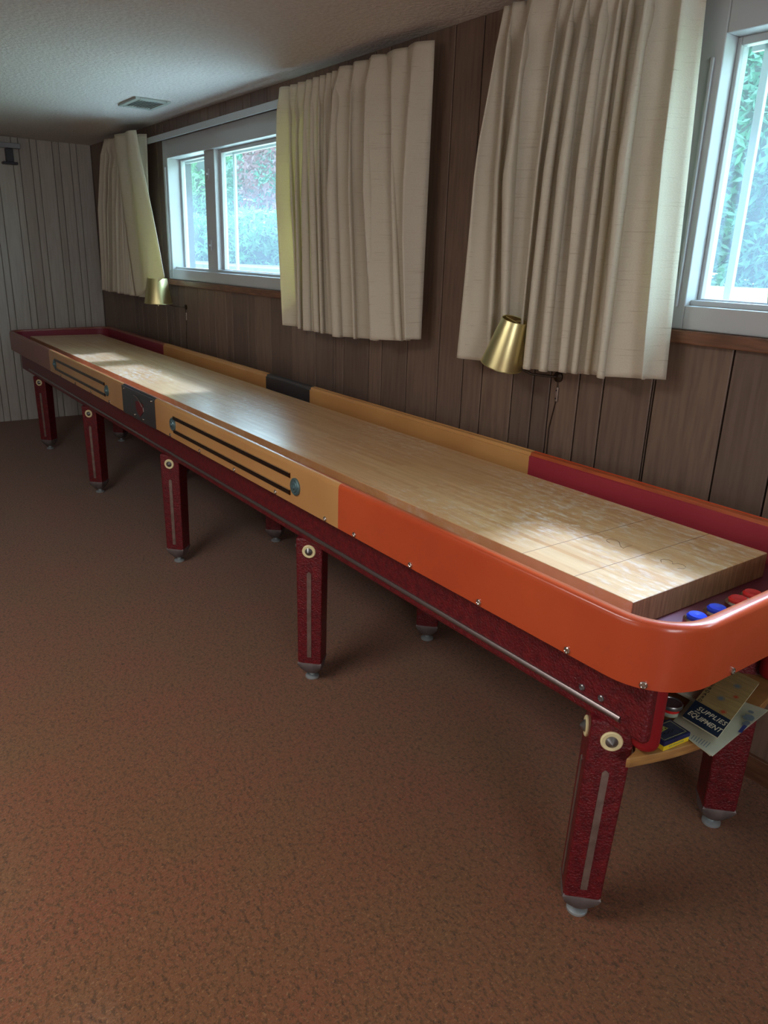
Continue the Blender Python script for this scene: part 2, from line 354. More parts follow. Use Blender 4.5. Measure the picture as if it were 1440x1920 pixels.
# window wall: solid backing with two openings, covered by random-width planks
w = MB(); WO = YW + .17
xs = [XF - .2, W1[0], W1[1], W2[0], W2[1], XR + .2]
w.box(xs[0], xs[1], YW, WO, -.1, HC); w.box(xs[2], xs[3], YW, WO, -.1, HC); w.box(xs[4], xs[5], YW, WO, -.1, HC)
for a in (W1, W2): w.box(a[0], a[1], YW, WO, -.1, a[2]); w.box(a[0], a[1], YW, WO, a[3], HC)
wall_r = struct(w.build('wall_right', M['groove']))
random.seed(4)
gr = [-4.518, -4.296, -4.13, -4.029, -3.866, -3.777, -3.567, -3.471, -3.288, -3.055, -2.898, -2.804, -2.643, -2.545, -2.336, -2.235, -2.05, -1.84, -1.69, -1.58, -1.417, -1.315, -1.237, -1.113, -1.014, -.828, -.597, -.44]
x = -4.518
while x > XF + .15:
    x -= random.choice((.09, .11, .16, .2, .23)); gr.insert(0, x)
gr[0] = XF
x = -.44
while x < XR: x += random.choice((.1, .12, .17, .21, .24)); gr.append(min(x, XR))
cuts = sorted(set(gr + [W1[0], W1[1], W2[0], W2[1]]))
cuts = [c for i, c in enumerate(cuts) if i == 0 or c - cuts[i - 1] > .004]
for a, b in zip(cuts[:-1], cuts[1:]):
    mid = (a + b) / 2; g = .0028
    spans = [(0, HC)]
    for W_ in (W1, W2):
        if W_[0] < mid < W_[1]: spans = [(0, W_[2]), (W_[3], HC)]
    for z0, z1 in spans:
        MB().box(a + g, b - g, YW - .012, YW - .0005, z0, z1).build('plank', M['panel'], wall_r, bevel=.0022, seg=1)
YP = YW - .012
# far wall
wall_b = struct(MB().box(XF - .2, XF - .012, YL - .2, YW, 0, HC).build('wall_back', M['pale_groove']))
y = YW - .012; k = 0
while y > YL:
    wd = (.115, .05, .085, .05)[k % 4]; y0 = max(y - wd, YL)
    MB().box(XF - .012, XF, y0 + .002, y - .002, 0, HC).build('plank', M['pale'], wall_b, bevel=.003, seg=1); y = y0; k += 1
    if k > 90: break
# walls behind the camera; the left one has a closed recess behind its fill lamp
w = MB(); w.box(XF, XR, YL - .2, YL, 0, .85); w.box(XF, XR, YL - .2, YL, 2.05, HC); w.box(XF, -2.3, YL - .2, YL, .85, 2.05); w.box(.5, XR, YL - .2, YL, .85, 2.05)
w.box(-2.3, .5, YL - .2, YL - .15, .85, 2.05)
struct(w.build('wall_left', M['plain']))
struct(MB().box(XR, XR + .2, YL - .2, YW + .1, 0, HC).build('wall_front', M['plain']))
struct(MB().box(XF, XR, YP - .014, YP, 0, .075).build('baseboard_right', M['wood_trim'], bevel=.003))

def window(name, W_, mirror, label):
    x0, x1, z0, z1 = W_; e = bpy.data.objects.new(name, None); C.objects.link(e); e['kind'] = 'structure'
    e.location = ((x0 + x1) / 2, YW, z0); ox, oy, oz = e.location
    def put(mb, nm, m, **k):
        mb.v = [(p[0] - ox, p[1] - oy, p[2] - oz) for p in mb.v]; return mb.build(nm, m, e, **k)
    # outer frame: jambs, head, bottom rail
    put(MB().box(x0, x0 + .075, YP - .012, YW + .09, z0, z1), 'jamb', M['vinyl'], bevel=.004)
    put(MB().box(x1 - .075, x1, YP - .012, YW + .09, z0, z1), 'jamb', M['vinyl'], bevel=.004)
    put(MB().box(x0 + .075, x1 - .075, YP - .012, YW + .09, z1 - .11, z1), 'head', M['vinyl'], bevel=.004)
    put(MB().box(x0 + .075, x1 - .075, YP - .012, YW + .09, z0, z0 + .065), 'sill', M['vinyl'], bevel=.004)
    # vertical bead on the jamb and a track line on the sill
    put(MB().box(x0 + .045, x0 + .055, YP - .022, YP - .012, z0 + .06, z1 - .16), 'bead', M['vinyl'], bevel=.003)
    put(MB().box(x0 + .075, x1 - .075, YP + .012, YP + .03, z0 + .065, z0 + .08), 'track', M['vinyl'], bevel=.002)
    if not mirror: a0, a1, s0, s1, b0, b1 = x0 + .075, -4.15, -4.15, -3.985, -3.985, x1 - .075
    else: a0, a1, s0, s1, b0, b1 = .62, x1 - .075, .48, .62, x0 + .075, .48
    gz0, gz1 = z0 + .065, z1 - .11
    def sash(nm, xa, xb, ya, t, zt):
        s_ = MB(); s_.box(xa, xa + t, ya, ya + .03, gz0, gz1).box(xb - t, xb, ya, ya + .03, gz0, gz1).box(xa + t, xb - t, ya, ya + .03, gz0, gz0 + zt).box(xa + t, xb - t, ya, ya + .03, gz1 - zt, gz1)
        o = put(s_, nm, M['vinyl'], bevel=.003)
        g_ = MB().box(xa + t, xb - t, ya + .012, ya + .017, gz0 + zt, gz1 - zt); g_.v = [(p[0] - ox, p[1] - oy, p[2] - oz) for p in g_.v]
        g_.build('pane', M['glass'], o); return o
    sash('fixed_sash', a0, a1 + .02, YW + .06, .022, .012)
    sash('sliding_sash', b0, b1, YW + .03, .012 if mirror else .03, .02)
    st = put(MB().box(s0 + (.02 if not mirror else 0), s1, YP + .01, YW + .055, gz0 - .02, gz1 + .02), 'meeting_stile', M['vinyl'], bevel=.004)
    for zz in ((.22, .62) if not mirror else (.22, .6)):
        l = MB(); xl = s0 + .085; l.box(xl - .012, xl + .012, YP - .002, YP + .01, z0 + zz - .03, z0 + zz + .03).box(xl - .004, xl + .022, YP - .016, YP - .002, z0 + zz - .006, z0 + zz + .006)
        l.v = [(p[0] - ox, p[1] - oy, p[2] - oz) for p in l.v]; l.build('latch', M['vinyl'], st, bevel=.002)
    # screen frame on the outside track
    sx = b0 + .035
    put(MB().box(sx, sx + .022, YW + .10, YW + .115, gz0, gz1), 'screen_stile', M['vinyl'], bevel=.002)
    put(MB().box(x0 + .075, x1 - .075, YW + .10, YW + .115, gz1 - .022, gz1), 'screen_head', M['vinyl'], bevel=.002)
    if mirror:
        t = MB().tube([(-.545, YW + .02, gz0 + .02), (-.545, YW + .01, gz0 + .05), (-.515, YW + .01, gz0 + .05), (-.515, YW + .02, gz0 + .02)], .003)
        put(t, 'pull_ring', M['darkgrey'])
    # wooden stool under the frame and casing over it
    put(MB().box(x0 - .002, x1 + .002, YP - .030, YP, z0 - .038, z0 - .001), 'wood_stool', M['wood_trim'], bevel=.004)
    put(MB().box(x0 - .002, x1 + .002, YP - .018, YP, z1 + .001, z1 + .03), 'wood_casing', M['wood_trim'], bevel=.003)
    return e
window('window_1', W1, False, ''); window('window_2', W2, True, '')

# outside: eave, ground, planting
ev = struct(MB().box(XF - 1, XR + 1, YW + .24, 1.48, HC + .10, HC + .16).box(XF - 1, XR + 1, 1.48, 1.52, HC + .08, HC + .2).build('trim_1', M['soffit']))
struct(MB().box(XF - 1.2, XR + 1.2, YL - 1, 1.56, HC + .2, HC + .32).build('trim_2', M['siding']))
gm = MB(); ys = [WO, 3.0, 7.0, 14.0, 40.0]; zs_ = [1.05, 1.10, 1.2, 1.22, 1.25]; X0, X1 = -60, 40
for i in range(5): gm.v += [(X0, ys[i], zs_[i]), (X1, ys[i], zs_[i])]
gm.f = [(2 * i, 2 * i + 1, 2 * i + 3, 2 * i + 2) for i in range(4)]
struct(gm.build('ground', M['lawn']))
struct(MB().box(XF - 1, XR + 1, WO + .01, 2.9, 1.0, 1.115).build('patio', M['concrete']))

def blob(cx, cy, cz, rx, ry, rz, seed, sub=3):
    bm = bmesh.new(); bmesh.ops.create_icosphere(bm, subdivisions=sub, radius=1)
    rnd = random.Random(seed); ph = [rnd.uniform(0, 6) for _ in range(6)]
    for v in bm.verts:
        p = v.co; k = 1 + .12 * math.sin(5 * p.x + ph[0]) * math.sin(4 * p.z + ph[1]) + .10 * math.sin(7 * p.y + ph[2] + 3 * p.z)
        v.co = Vector((cx + p.x * rx * k, cy + p.y * ry * k, cz + p.z * rz * k))
    return bm
def leaves(cx, cy, cz, rx, ry, rz, n, size, seed, name, mat, parent, elong=1.8, droop=0.0):
    g = np.random.default_rng(seed)
    d = g.normal(size=(n, 3)); d /= np.linalg.norm(d, axis=1)[:, None]
    ph = g.uniform(0, 6, 4)
    k = 1 + .14 * np.sin(5 * d[:, 0] + ph[0]) * np.sin(6 * d[:, 2] + ph[1]) + .08 * np.sin(11 * d[:, 2] + 7 * d[:, 0] + ph[2])
    r = (0.86 + .2 * g.random(n)) * k
    p = np.array([cx, cy, cz]) + d * r[:, None] * np.array([rx, ry, rz])
    p = p[(p[:, 2] > 1.15)]; n = len(p)
    a = g.normal(size=(n, 3)); a[:, 2] -= droop; a /= np.linalg.norm(a, axis=1)[:, None]
    b = np.cross(a, g.normal(size=(n, 3))); b /= np.linalg.norm(b, axis=1)[:, None]
    s = size * (.6 + .8 * g.random(n))[:, None]
    v = np.stack([p - a * s * elong, p + b * s * .5, p + a * s * elong, p - b * s * .5], 1).reshape(-1, 3)
    me = bpy.data.meshes.new(name); me.vertices.add(4 * n); me.vertices.foreach_set('co', v.ravel())
    me.loops.add(4 * n); me.loops.foreach_set('vertex_index', np.arange(4 * n, dtype=np.int32))
    me.polygons.add(n); me.polygons.foreach_set('loop_start', np.arange(0, 4 * n, 4, dtype=np.int32)); me.update(calc_edges=True); me.validate()
    o = link(name, me, mat, parent, kind='stuff'); return o
def shrub(nm, label, cat, cx, cy, rx, ry, top, seed, mat, n, size, core=True, group=None, elong=1.8, droop=0):
    t = thing(nm, label, cat, (cx, cy, 1.15), group=group)
    rz = (top - 1.0) / 2; cz = rz + .0 - .1
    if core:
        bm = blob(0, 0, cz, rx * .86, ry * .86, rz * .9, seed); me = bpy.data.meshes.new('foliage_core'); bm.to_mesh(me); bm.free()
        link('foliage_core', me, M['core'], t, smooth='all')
    o = leaves(0, 0, cz + 1.15, rx, ry, rz, n, size, seed, 'foliage', mat, t, elong, droop); o.location = (0, 0, -1.15)
    MB().tube([(0, 0, -.1), (.03, .02, rz * .8)], .09).build('trunk', M['bark'], t)
sh = [(3.4, 8.6, 1.7, 1.4, 5.0, 'a'), (.6, 8.4, 1.8, 1.5, 5.6, 'b'), (-2.3, 8.8, 1.8, 1.5, 5.8, 'a'), (-4.9, 8.9, 1.7, 1.5, 6.0, 'b'), (-7.4, 8.4, 1.7, 1.4, 5.4, 'a'),
      (-10.0, 8.6, 1.7, 1.4, 5.8, 'b'), (-12.8, 9.4, 1.8, 1.5, 6.0, 'a'), (-15.6, 9.0, 1.9, 1.5, 6.4, 'b'), (-18.8, 9.6, 2.0, 1.6, 6.4, 'b'), (-22.4, 9.8, 2.2, 1.7, 6.8, 'a'), (-26.4, 10.0, 2.4, 1.8, 7.0, 'b')]
for i, (cx, cy, rx, ry, top, kd) in enumerate(sh):
    top = 4.0 + .35 * (top - 5.0)
    far = i >= 5
    lab = 'tall leafy hedge shrub seen through the left window, beyond the lawn' if far else 'tall blue-green hedge shrub seen through the right window, across the bright lawn'
    shrub('hedge_shrub', lab, 'shrub', cx, cy, rx, ry, top, 20 + i, M['leaf_' + kd], 17000, .048, group='hedge outside the left window' if far else 'hedge outside the right window')
shrub('red_leaf_tree', 'dark maroon-leaved tree outside the middle of the left window', 'tree', -14.0, 7.0, 1.4, .9, 4.5, 77, M['leaf_r'], 5200, .045, core=False, elong=1.5)
for i, (bx, by, brx, bt, lab) in enumerate([(-9.3, 5.4, 1.2, 2.3, 'low green bush outside the left window, right of the red-leaved tree'), (-11.9, 5.3, 1.1, 2.0, 'low green bush outside the left window, in front of the red-leaved tree'), (-14.9, 5.3, 1.2, 2.0, 'low green bush outside the left window, seen beside the meeting stile'), (-17.6, 8.0, 1.4, 2.3, 'low green bush outside the left window, farthest along the shaded ground')]):
    shrub('low_bush', lab, 'bush', bx, by, brx, .8, bt, 78 + i, M['leaf_a'], 6000, .036)
struct(MB().prism([(-26, 3.4), (-5.2, 3.4), (-4.6, 6.6), (-26, 7.4)], 1.0, 1.235).build('shaded_ground', material('shaded_ground_tone', srgb(70, 58, 46), .95, var=srgb(50, 42, 34), var_scale=6)))  # added dark slab standing in for ground shaded by the trees

# ---------------------------------------------------------------- shuffleboard table
TW = .762; XN = -.097; XE = -5.81; RC = .13
table = thing('shuffleboard_table', 'long vintage shuffleboard table with orange rounded end, tan and black side panels and maroon legs', 'game table', (-2.95, .38, 0))
OFF = Vector((-2.95, .38, 0))
def T(mb, nm, m, parent=None, **k):
    mb.v = [(p[0] - OFF.x, p[1] - OFF.y, p[2] - OFF.z) for p in mb.v]
    return mb.build(nm, m, table if parent is None else parent, **k)
ztop = lambda dz: (lambda y: .806 + dz + .012 * max(0, min(1, y / TW)))
def arc(cx, cy, r, a0, a1, n=10):
    return [((cx + r * math.cos(a0 + (a1 - a0) * i / n), cy + r * math.sin(a0 + (a1 - a0) * i / n)), (-math.cos(a0 + (a1 - a0) * i / n), -math.sin(a0 + (a1 - a0) * i / n))) for i in range(n + 1)]
b1, b2, b3, b4 = -1.172, -2.638, -3.072, -4.508   # joints on the room side
c1b, c2b, c3b = -1.142, -2.57, -3.02               # joints on the wall side
def near_path(xa, xb):
    return [((xa, 0), (0, 1))] + arc(XN - RC, RC, RC, -PI / 2, 0) + arc(XN - RC, TW - RC, RC, 0, PI / 2) + [((xb, TW), (0, -1))]
def far_path(xa):
    R2 = .12
    return [((xa, TW), (0, -1))] + arc(XE + R2, TW - R2, R2, PI / 2, PI) + arc(XE + R2, R2, R2, PI, 1.5 * PI) + [((xa, 0), (0, 1))]
front = lambda a, b: [((a, 0), (0, 1)), ((b, 0), (0, 1))]
back = lambda a, b: [((b, TW), (0, -1)), ((a, TW), (0, -1))]
z0r = .674
outer_prof = [(0, z0r), (0, ztop(-.014)), (.0015, ztop(-.007)), (.005, ztop(-.002)), (.010, ztop(0)), (.013, ztop(0)), (.013, z0r)]
core_prof = [(.0132, z0r + .002), (.0132, ztop(-.0025)), (.022, ztop(-.0015)), (.0285, ztop(-.004)), (.030, ztop(-.010)), (.030, z0r + .002)]
lin_prof = [(.0302, .70), (.0302, ztop(-.013)), (.036, ztop(-.015)), (.036, .70)]
segs = [('side_rail', near_path(b1, c1b), 'orange', 'orange rounded near end rail'), ('side_panel', front(b2, b1), 'tan', 'tan side panel with two dark rods'), ('side_panel', front(b3, b2), 'black', 'black centre panel with a crest'),
        ('side_panel', front(b4, b3), 'tan', 'far tan side panel with two dark rods'), ('side_rail', far_path(b4), 'russet', 'russet far end rail'),
        ('side_panel', back(c2b, c1b), 'tan', 'tan wall-side panel'), ('side_panel', back(c3b, c2b), 'black', 'black wall-side panel'), ('side_panel', back(b4, c3b), 'tan', None)]
rails = []
for nm, p, m, lb in segs:
    rails.append(T(MB().sweep(p, outer_prof), nm, M[m], smooth=True, label=lb))
T(MB().sweep(near_path(b1, c1b), core_prof), 'rail_lip', M['lip'], smooth=True)
T(MB().sweep(front(b4, b1), core_prof), 'rail_lip', M['lip'], smooth=True)
for a, b, m in ((c2b, c1b, 'tan'), (c3b, c2b, 'black'), (b4, c3b, 'tan')): T(MB().sweep(back(a, b), core_prof), 'rail_lip', M[m], smooth=True, label=('black' if m == 'black' else 'tan') + ' wall-side lip')
T(MB().sweep(far_path(b4), core_prof), 'rail_lip', M['russet'], smooth=True)
T(MB().sweep(near_path(b1, c1b), lin_prof), 'rail_lining', M['crimson'], smooth=True, label='crimson lining inside the near end')
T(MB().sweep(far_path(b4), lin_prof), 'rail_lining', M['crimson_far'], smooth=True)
for a, b, m in ((c2b, c1b, 'tan'), (c3b, c2b, 'black'), (b4, c3b, 'tan')): T(MB().sweep(back(a, b), lin_prof), 'rail_lining', M[m], label=m + ' wall-side lining')
T(MB().sweep(front(b4, b1), lin_prof), 'rail_lining', M['lip'])
# tapered black panel overlay (narrower at the foot on its far side)
T(MB().add([(b3 + .0, -.004, z0r), (b3 + .0, -.004, .802), (b2, -.004, .802), (b2, -.004, z0r), (b3, .0, z0r), (b3, 0, .802), (b2, 0, .802), (b2, 0, z0r)],
           [(0, 1, 2, 3), (7, 6, 5, 4), (0, 4, 5, 1), (1, 5, 6, 2), (2, 6, 7, 3), (3, 7, 4, 0)]), 'crest_plate', M['black'])
# crest: red shield with a curled chrome line, and four screws
cx_ = -2.83
crest = T(MB().add([(cx_ - .05, -.006, .755), (cx_, -.006, .765), (cx_ + .05, -.006, .755), (cx_ + .045, -.006, .72), (cx_, -.006, .692), (cx_ - .045, -.006, .72),
                    (cx_ - .05, -.004, .755), (cx_, -.004, .765), (cx_ + .05, -.004, .755), (cx_ + .045, -.004, .72), (cx_, -.004, .692), (cx_ - .045, -.004, .72)],
                   [(0, 1, 2, 3, 4, 5)] + [(i, (i + 1) % 6, (i + 1) % 6 + 6, i + 6) for i in range(6)]), 'crest', M['maroon_flat'], label='small dark red shield crest')
T(MB().tube([(cx_ - .06, -.008, .782), (cx_ - .02, -.008, .778), (cx_ + .02, -.008, .762), (cx_ + .035, -.008, .75), (cx_ + .06, -.008, .742), (cx_ + .062, -.008, .727)], .002, 6), 'crest_line', M['alu'])
def screw(x, y, z, n, r=.0075, parent=None, m='chrome'):
    n = Vector(n); mb = MB().lathe([(r, 0), (r, .003), (r * .72, .0045), (r * .68, .002), (0, .002)], (x, y, z), n, 14)
    return T(mb, 'screw', M[m], parent, smooth=True)
for x, z in ((b3 + .03, .79), (b2 - .03, .79), (b3 + .17, .69), (b2 - .15, .688)): screw(x, -.004, z, (0, -1, 0), .006)
for x in (-.323, -.581, -.833, -1.086, -1.24, -1.545, -1.852, -2.161, -2.468, -3.3, -3.62, -3.93, -4.25): screw(x, 0, .683, (0, -1, 0))
a_ = -.87; screw(XN - RC + RC * math.cos(a_ - .15), RC + RC * math.sin(a_ - .15), .683, (math.cos(a_ - .15), math.sin(a_ - .15), 0)); screw(XN, .207, .683, (1, 0, 0)); screw(XN, .45, .683, (1, 0, 0))
for x in (-.321, -.272): screw(x, .06, .58, (0, -1, 0), .007, m='steel')
# twin rods and end discs on the two tan panels
for xa, xb in ((-1.447, -2.42), (-3.36, -4.36)):
    for z in (.762, .707):
        mb = MB(); prof = [(-.008, 0), (-.008, .003), (-.005, .006), (.005, .006), (.008, .003), (.008, 0)]; vv = []
        for xx in (xa, xb):
            for h, d in prof: vv.append((xx, -d, z + h))
        mb.add(vv, [(i, (i + 1) % 6, (i + 1) % 6 + 6, i + 6) for i in range(6)] + [(5, 4, 3, 2, 1, 0), (6, 7, 8, 9, 10, 11)])
        T(mb, 'rod', M['darkrod'])
        T(MB().box(xb, xa, -.0058, -.0005, z + .008, z + .0098), 'rod_edge', M['chrome'])
    for xd in (xa + .033, xb - .012):
        T(MB().lathe([(.028, 0), (.028, .004), (.024, .007), (.018, .006), (.016, .009), (.009, .009), (.008, .013), (0, .015)], (xd, 0, .7345), (0, -1, 0), 24), 'end_disc', M['teal'], smooth=True)
# playing board
YB0, YB1, XB0, XB1, ZS = .126, .636, -5.63, -.278, .774
bd = T(MB().box(XB0, XB1, YB0, YB1, ZS - .062, ZS), 'playing_board', M['board'], bevel=.0012, seg=1)
T(MB().box(XB1 + .0002, XB1 + .0012, YB0 + .001, YB1 - .001, ZS - .060, ZS - .0014), 'board_end', M['endgrain'])
for x in (-.428, -.582, XB0 + .15, XB0 + .304):
    T(MB().box(x - .0008, x + .0008, YB0 + .001, YB1 - .001, ZS - .0003, ZS + .00025), 'score_line', M['line'], bd if False else None)
def stroke(pts, cx, cy, s):
    # drawn numeral: u = right (+y for the player at the near end), v = up (-x)
    q = [(cx - v * s, cy + u * s, ZS + .0002) for u, v in pts]; return MB().tube(q, .0006, 5)
two = [(-.36, .55), (-.3, .82), (-.1, .98), (.12, .96), (.3, .8), (.32, .55), (.2, .3), (-.1, .05), (-.32, -.2), (-.4, -.42), (.0, -.36), (.4, -.42)]
three = [(-.34, .75), (-.1, .97), (.15, .95), (.3, .75), (.24, .45), (-.02, .3), (.26, .15), (.36, -.12), (.2, -.38), (-.08, -.45), (-.34, -.25)]
T(stroke(two, -.497, .376, .042), 'numeral', M['line']); T(stroke(three, -.345, .376, .042), 'numeral', M['line'])
# gutter floor, aprons, cross pieces
T(MB().prism([(p[0] + n[0] * .0145, p[1] + n[1] * .0145) for p, n in near_path(-3, -3)] + [(p[0] + n[0] * .0145, p[1] + n[1] * .0145) for p, n in far_path(-3)][1:-1], .680, .712), 'gutter_floor', M['maroon_flat'])
ap = MB(); ZA = .53
T(MB().box(-5.70, -.164, .060, .085, ZA, .678), 'apron', M['maroon'], bevel=.008, seg=3)
T(MB().box(-5.70, -.164, .640, .665, ZA, .678), 'apron', M['maroon'], bevel=.008, seg=3)
T(MB().box(-.335, -.31, .086, .639, ZA, .678), 'end_board', M['maroon_flat'])
T(MB().box(-5.70, -5.675, .086, .639, ZA, .678), 'end_board', M['maroon_flat'])
T(MB().box(-5.67, -.34, .086, .639, .60, .678), 'under_frame', M['maroon_flat'])
for yy in (.118, .607):
    T(MB().lathe([(.0, .486), (.018, .487), (.025, .493), (.028, .503), (.028, .677)], (-.197, yy, 0), (0, 0, 1), 20), 'corner_post', M['deep_red'], smooth=True)
for yy, s in ((.060, -1), (.665, 1)):
    vv = []; pr = [(0, -.007), (.003, -.0065), (.006, -.003), (.007, 0), (.006, .003), (.003, .0065), (0, .007)]
    mb = MB()
    for xx in (-5.45, -.222):
        for d, h in pr: vv.append((xx, yy + s * d, .558 + h))
    n_ = len(pr); mb.add(vv, [(i, (i + 1) % n_, (i + 1) % n_ + n_, i + n_) for i in range(n_)] + [tuple(range(n_)), tuple(range(2 * n_ - 1, n_ - 1, -1))])
    T(mb, 'trim_bar', M['trimbar'], smooth=True)
# shelf under the near end
poly = [(-.31, .21), (-.27, .172), (-.205, .104), (-.198, .064)] + [(-.14 - .63 * (yy - .36) ** 2, yy) for yy in [.07 + i * .02 for i in range(30)]] + [(-.198, .661), (-.31, .60)]
T(MB().prism(poly, .458, .480), 'shelf', M['shelfwood'], bevel=.002)
# legs: square posts set diagonally
def leg_at(x, y, lean=(0, 0), w0=.090, w1=.082, side=-1):
    zt, zb = .535, .070
    mb = MB(); vv = []
    for z, w_ in ((zb, w1), (zt, w0)):
        k = (z - zb) / (zt - zb); cx2 = x + lean[0] * (1 - k); cy2 = y + lean[1] * (1 - k); h = w_ / math.sqrt(2)
        vv += [(cx2 + h, cy2, z), (cx2, cy2 + h, z), (cx2 - h, cy2, z), (cx2, cy2 - h, z)]
    mb.add(vv, [(3, 2, 1, 0), (4, 5, 6, 7)] + [(i, (i + 1) % 4, (i + 1) % 4 + 4, i + 4) for i in range(4)])
    lg = T(mb, 'leg', M['maroon'], bevel=.006, seg=3)
    def sub(m_, nm, mat, **k): return T(m_, nm, mat, lg, **k)
    bx, by = x + lean[0], y + lean[1]
    # cast foot: square mouth blending into a round cup
    vv = []; ff = []; N = 32; rows = [(.088, .86, .0), (.072, 1.03, .0), (.060, 1.03, .3), (.045, .98, .75), (.034, .80, 1), (.027, .60, 1)]
    for z, sc, rd in rows:
        for k in range(N):
            t = 2 * PI * k / N; h = w1 / math.sqrt(2) * sc
            sq = h / (abs(math.cos(t)) + abs(math.sin(t))); ci = w1 / 2 * sc
            r = sq * (1 - rd) + ci * rd
            vv.append((bx + r * math.cos(t), by + r * math.sin(t), z if rd else z))
    for i in range(len(rows) - 1):
        for k in range(N): ff.append((i * N + k, i * N + (k + 1) % N, (i + 1) * N + (k + 1) % N, (i + 1) * N + k))
    ff.append(tuple(range((len(rows) - 1) * N, len(rows) * N)))
    # collar slightly proud of the post
    mb = MB().add(vv, ff); sub(mb, 'foot_cap', M['cap'], smooth=True)
    sub(MB().lathe([(.021, 0), (.024, .002), (.024, .008), (.017, .012), (.010, .014), (.010, .028)], (bx, by, 0), (0, 0, 1), 20), 'glide', M['glide'], smooth=True)
    for ang in (side * PI / 4, side * 3 * PI / 4):
        n = Vector((math.cos(ang), math.sin(ang), 0)); u = Vector((-n.y, n.x, 0))
        def P(z, du=0, dn=0):
            k = (z - zb) / (zt - zb); w_ = w1 + (w0 - w1) * k
            return Vector((x + lean[0] * (1 - k), y + lean[1] * (1 - k), z)) + n * (w_ / 2 + dn) + u * du
        c = P(.492)
        sub(MB().lathe([(.0225, 0), (.0225, .003), (.020, .005), (.014, .0035), (.0, .0035)], c, n, 28), 'washer', M['cream'], smooth=True)
        sub(MB().lathe([(.0125, .0036), (.0125, .006), (.009, .009), (0, .016)], c, n, 24), 'cone_bolt', M['steel'], smooth=True)
        a, b = .100, .413; s_ = MB(); vv = []
        for dn in (0.0002, .0022):
            vv += [P(a, -.0072, dn), P(a, .0072, dn), P(b, .0072, dn), P(b + .007, 0, dn), P(b, -.0072, dn)]
        s_.add(vv, [(4, 3, 2, 1, 0), (5, 6, 7, 8, 9)] + [(i, (i + 1) % 5, (i + 1) % 5 + 5, i + 5) for i in range(5)])
        sub(s_, 'trim_strip', M['alu'])
    return lg
lx = [-.272, -1.488, -2.737, -4.022, -5.262]
for i, x in enumerate(lx):
    leg_at(x, .103, (-.012, -.006) if i == 0 else (0, 0)); leg_at(x, .622, side=1)

# pucks in the near gutter
def puck(x, y, m, label):
    t = thing('puck', label, 'puck', (x, y, .712))
    MB().lathe([(.022, 0), (.0265, .002), (.0265, .014), (.023, .018), (0, .018)], n=24).build('weight', M['chrome'], t, smooth=True)
    MB().lathe([(.020, .0182), (.021, .022), (.017, .026), (.009, .0255), (0, .0245)], n=24).build('cap', M[m], t, smooth=True)
puck(-.215, .262, 'blue', 'blue-capped puck in the end gutter, nearest the rounded front corner')
puck(-.213, .332, 'blue', 'blue-capped puck in the end gutter, next to a red one')
puck(-.214, .415, 'red', 'red-capped puck in the end gutter, next to a blue one')
puck(-.214, .472, 'red', 'red-capped puck in the end gutter, nearest the wall')

# ---------------------------------------------------------------- things on the under-shelf
SH = .4802
def on_quad(o, ex, ey):   # matrix from local (u right, v up) to world plane
    ex = Vector(ex).normalized(); ez = ex.cross(Vector(ey)).normalized(); ey = ez.cross(ex)
    return Matrix(((ex.x, ey.x, ez.x, o[0]), (ex.y, ey.y, ez.y, o[1]), (ex.z, ey.z, ez.z, o[2]), (0, 0, 0, 1)))
nw = thing('newspaper', 'creased folded news sheet on the shelf, under the catalogue and overhanging the edge', 'newspaper', (-.17, .33, SH))
def sheet(cs, nx, ny, thick, amp, seed):
    rnd = random.Random(seed); ph = [rnd.uniform(0, 6) for _ in range(4)]; vv = []; ff = []
    for lay in (0, 1):
        for j in range(ny + 1):
            for i in range(nx + 1):
                u, v = i / nx, j / ny
                p = (Vector(cs[0]) * (1 - u) + Vector(cs[1]) * u) * (1 - v) + (Vector(cs[3]) * (1 - u) + Vector(cs[2]) * u) * v
                h = amp * (.5 + .5 * math.sin(7 * u + ph[0]) * math.sin(5 * v + ph[1]))
                vv.append((p.x, p.y, p.z + h + (thick if lay else 0)))
    n = (nx + 1) * (ny + 1); idx = lambda i, j, l: l * n + j * (nx + 1) + i
    for j in range(ny):
        for i in range(nx):
            ff.append((idx(i, j, 1), idx(i + 1, j, 1), idx(i + 1, j + 1, 1), idx(i, j + 1, 1))); ff.append((idx(i, j, 0), idx(i, j + 1, 0), idx(i + 1, j + 1, 0), idx(i + 1, j, 0)))
    for i in range(nx): ff.append((idx(i, 0, 0), idx(i + 1, 0, 0), idx(i + 1, 0, 1), idx(i, 0, 1))); ff.append((idx(i, ny, 1), idx(i + 1, ny, 1), idx(i + 1, ny, 0), idx(i, ny, 0)))
    for j in range(ny): ff.append((idx(0, j, 1), idx(0, j + 1, 1), idx(0, j + 1, 0), idx(0, j, 0))); ff.append((idx(nx, j, 0), idx(nx, j + 1, 0), idx(nx, j + 1, 1), idx(nx, j, 1)))
    return MB().add(vv, ff)
def local(mb, o): mb.v = [(p[0] - o[0], p[1] - o[1], p[2] - o[2]) for p in mb.v]; return mb
local(sheet([(-.100, .205, SH + .006), (-.120, .452, SH + .012), (-.272, .44, SH), (-.216, .236, SH)], 14, 10, .0012, .004, 3), (-.17, .33, SH)).build('sheet', M['paper'], nw, smooth=True)
local(sheet([(-.106, .208, SH + .002), (-.126, .447, SH + .006), (-.262, .43, SH - .0005), (-.20, .238, SH)], 10, 8, .0012, .002, 5), (-.17, .33, SH)).build('sheet', M['paper'], nw, smooth=True)
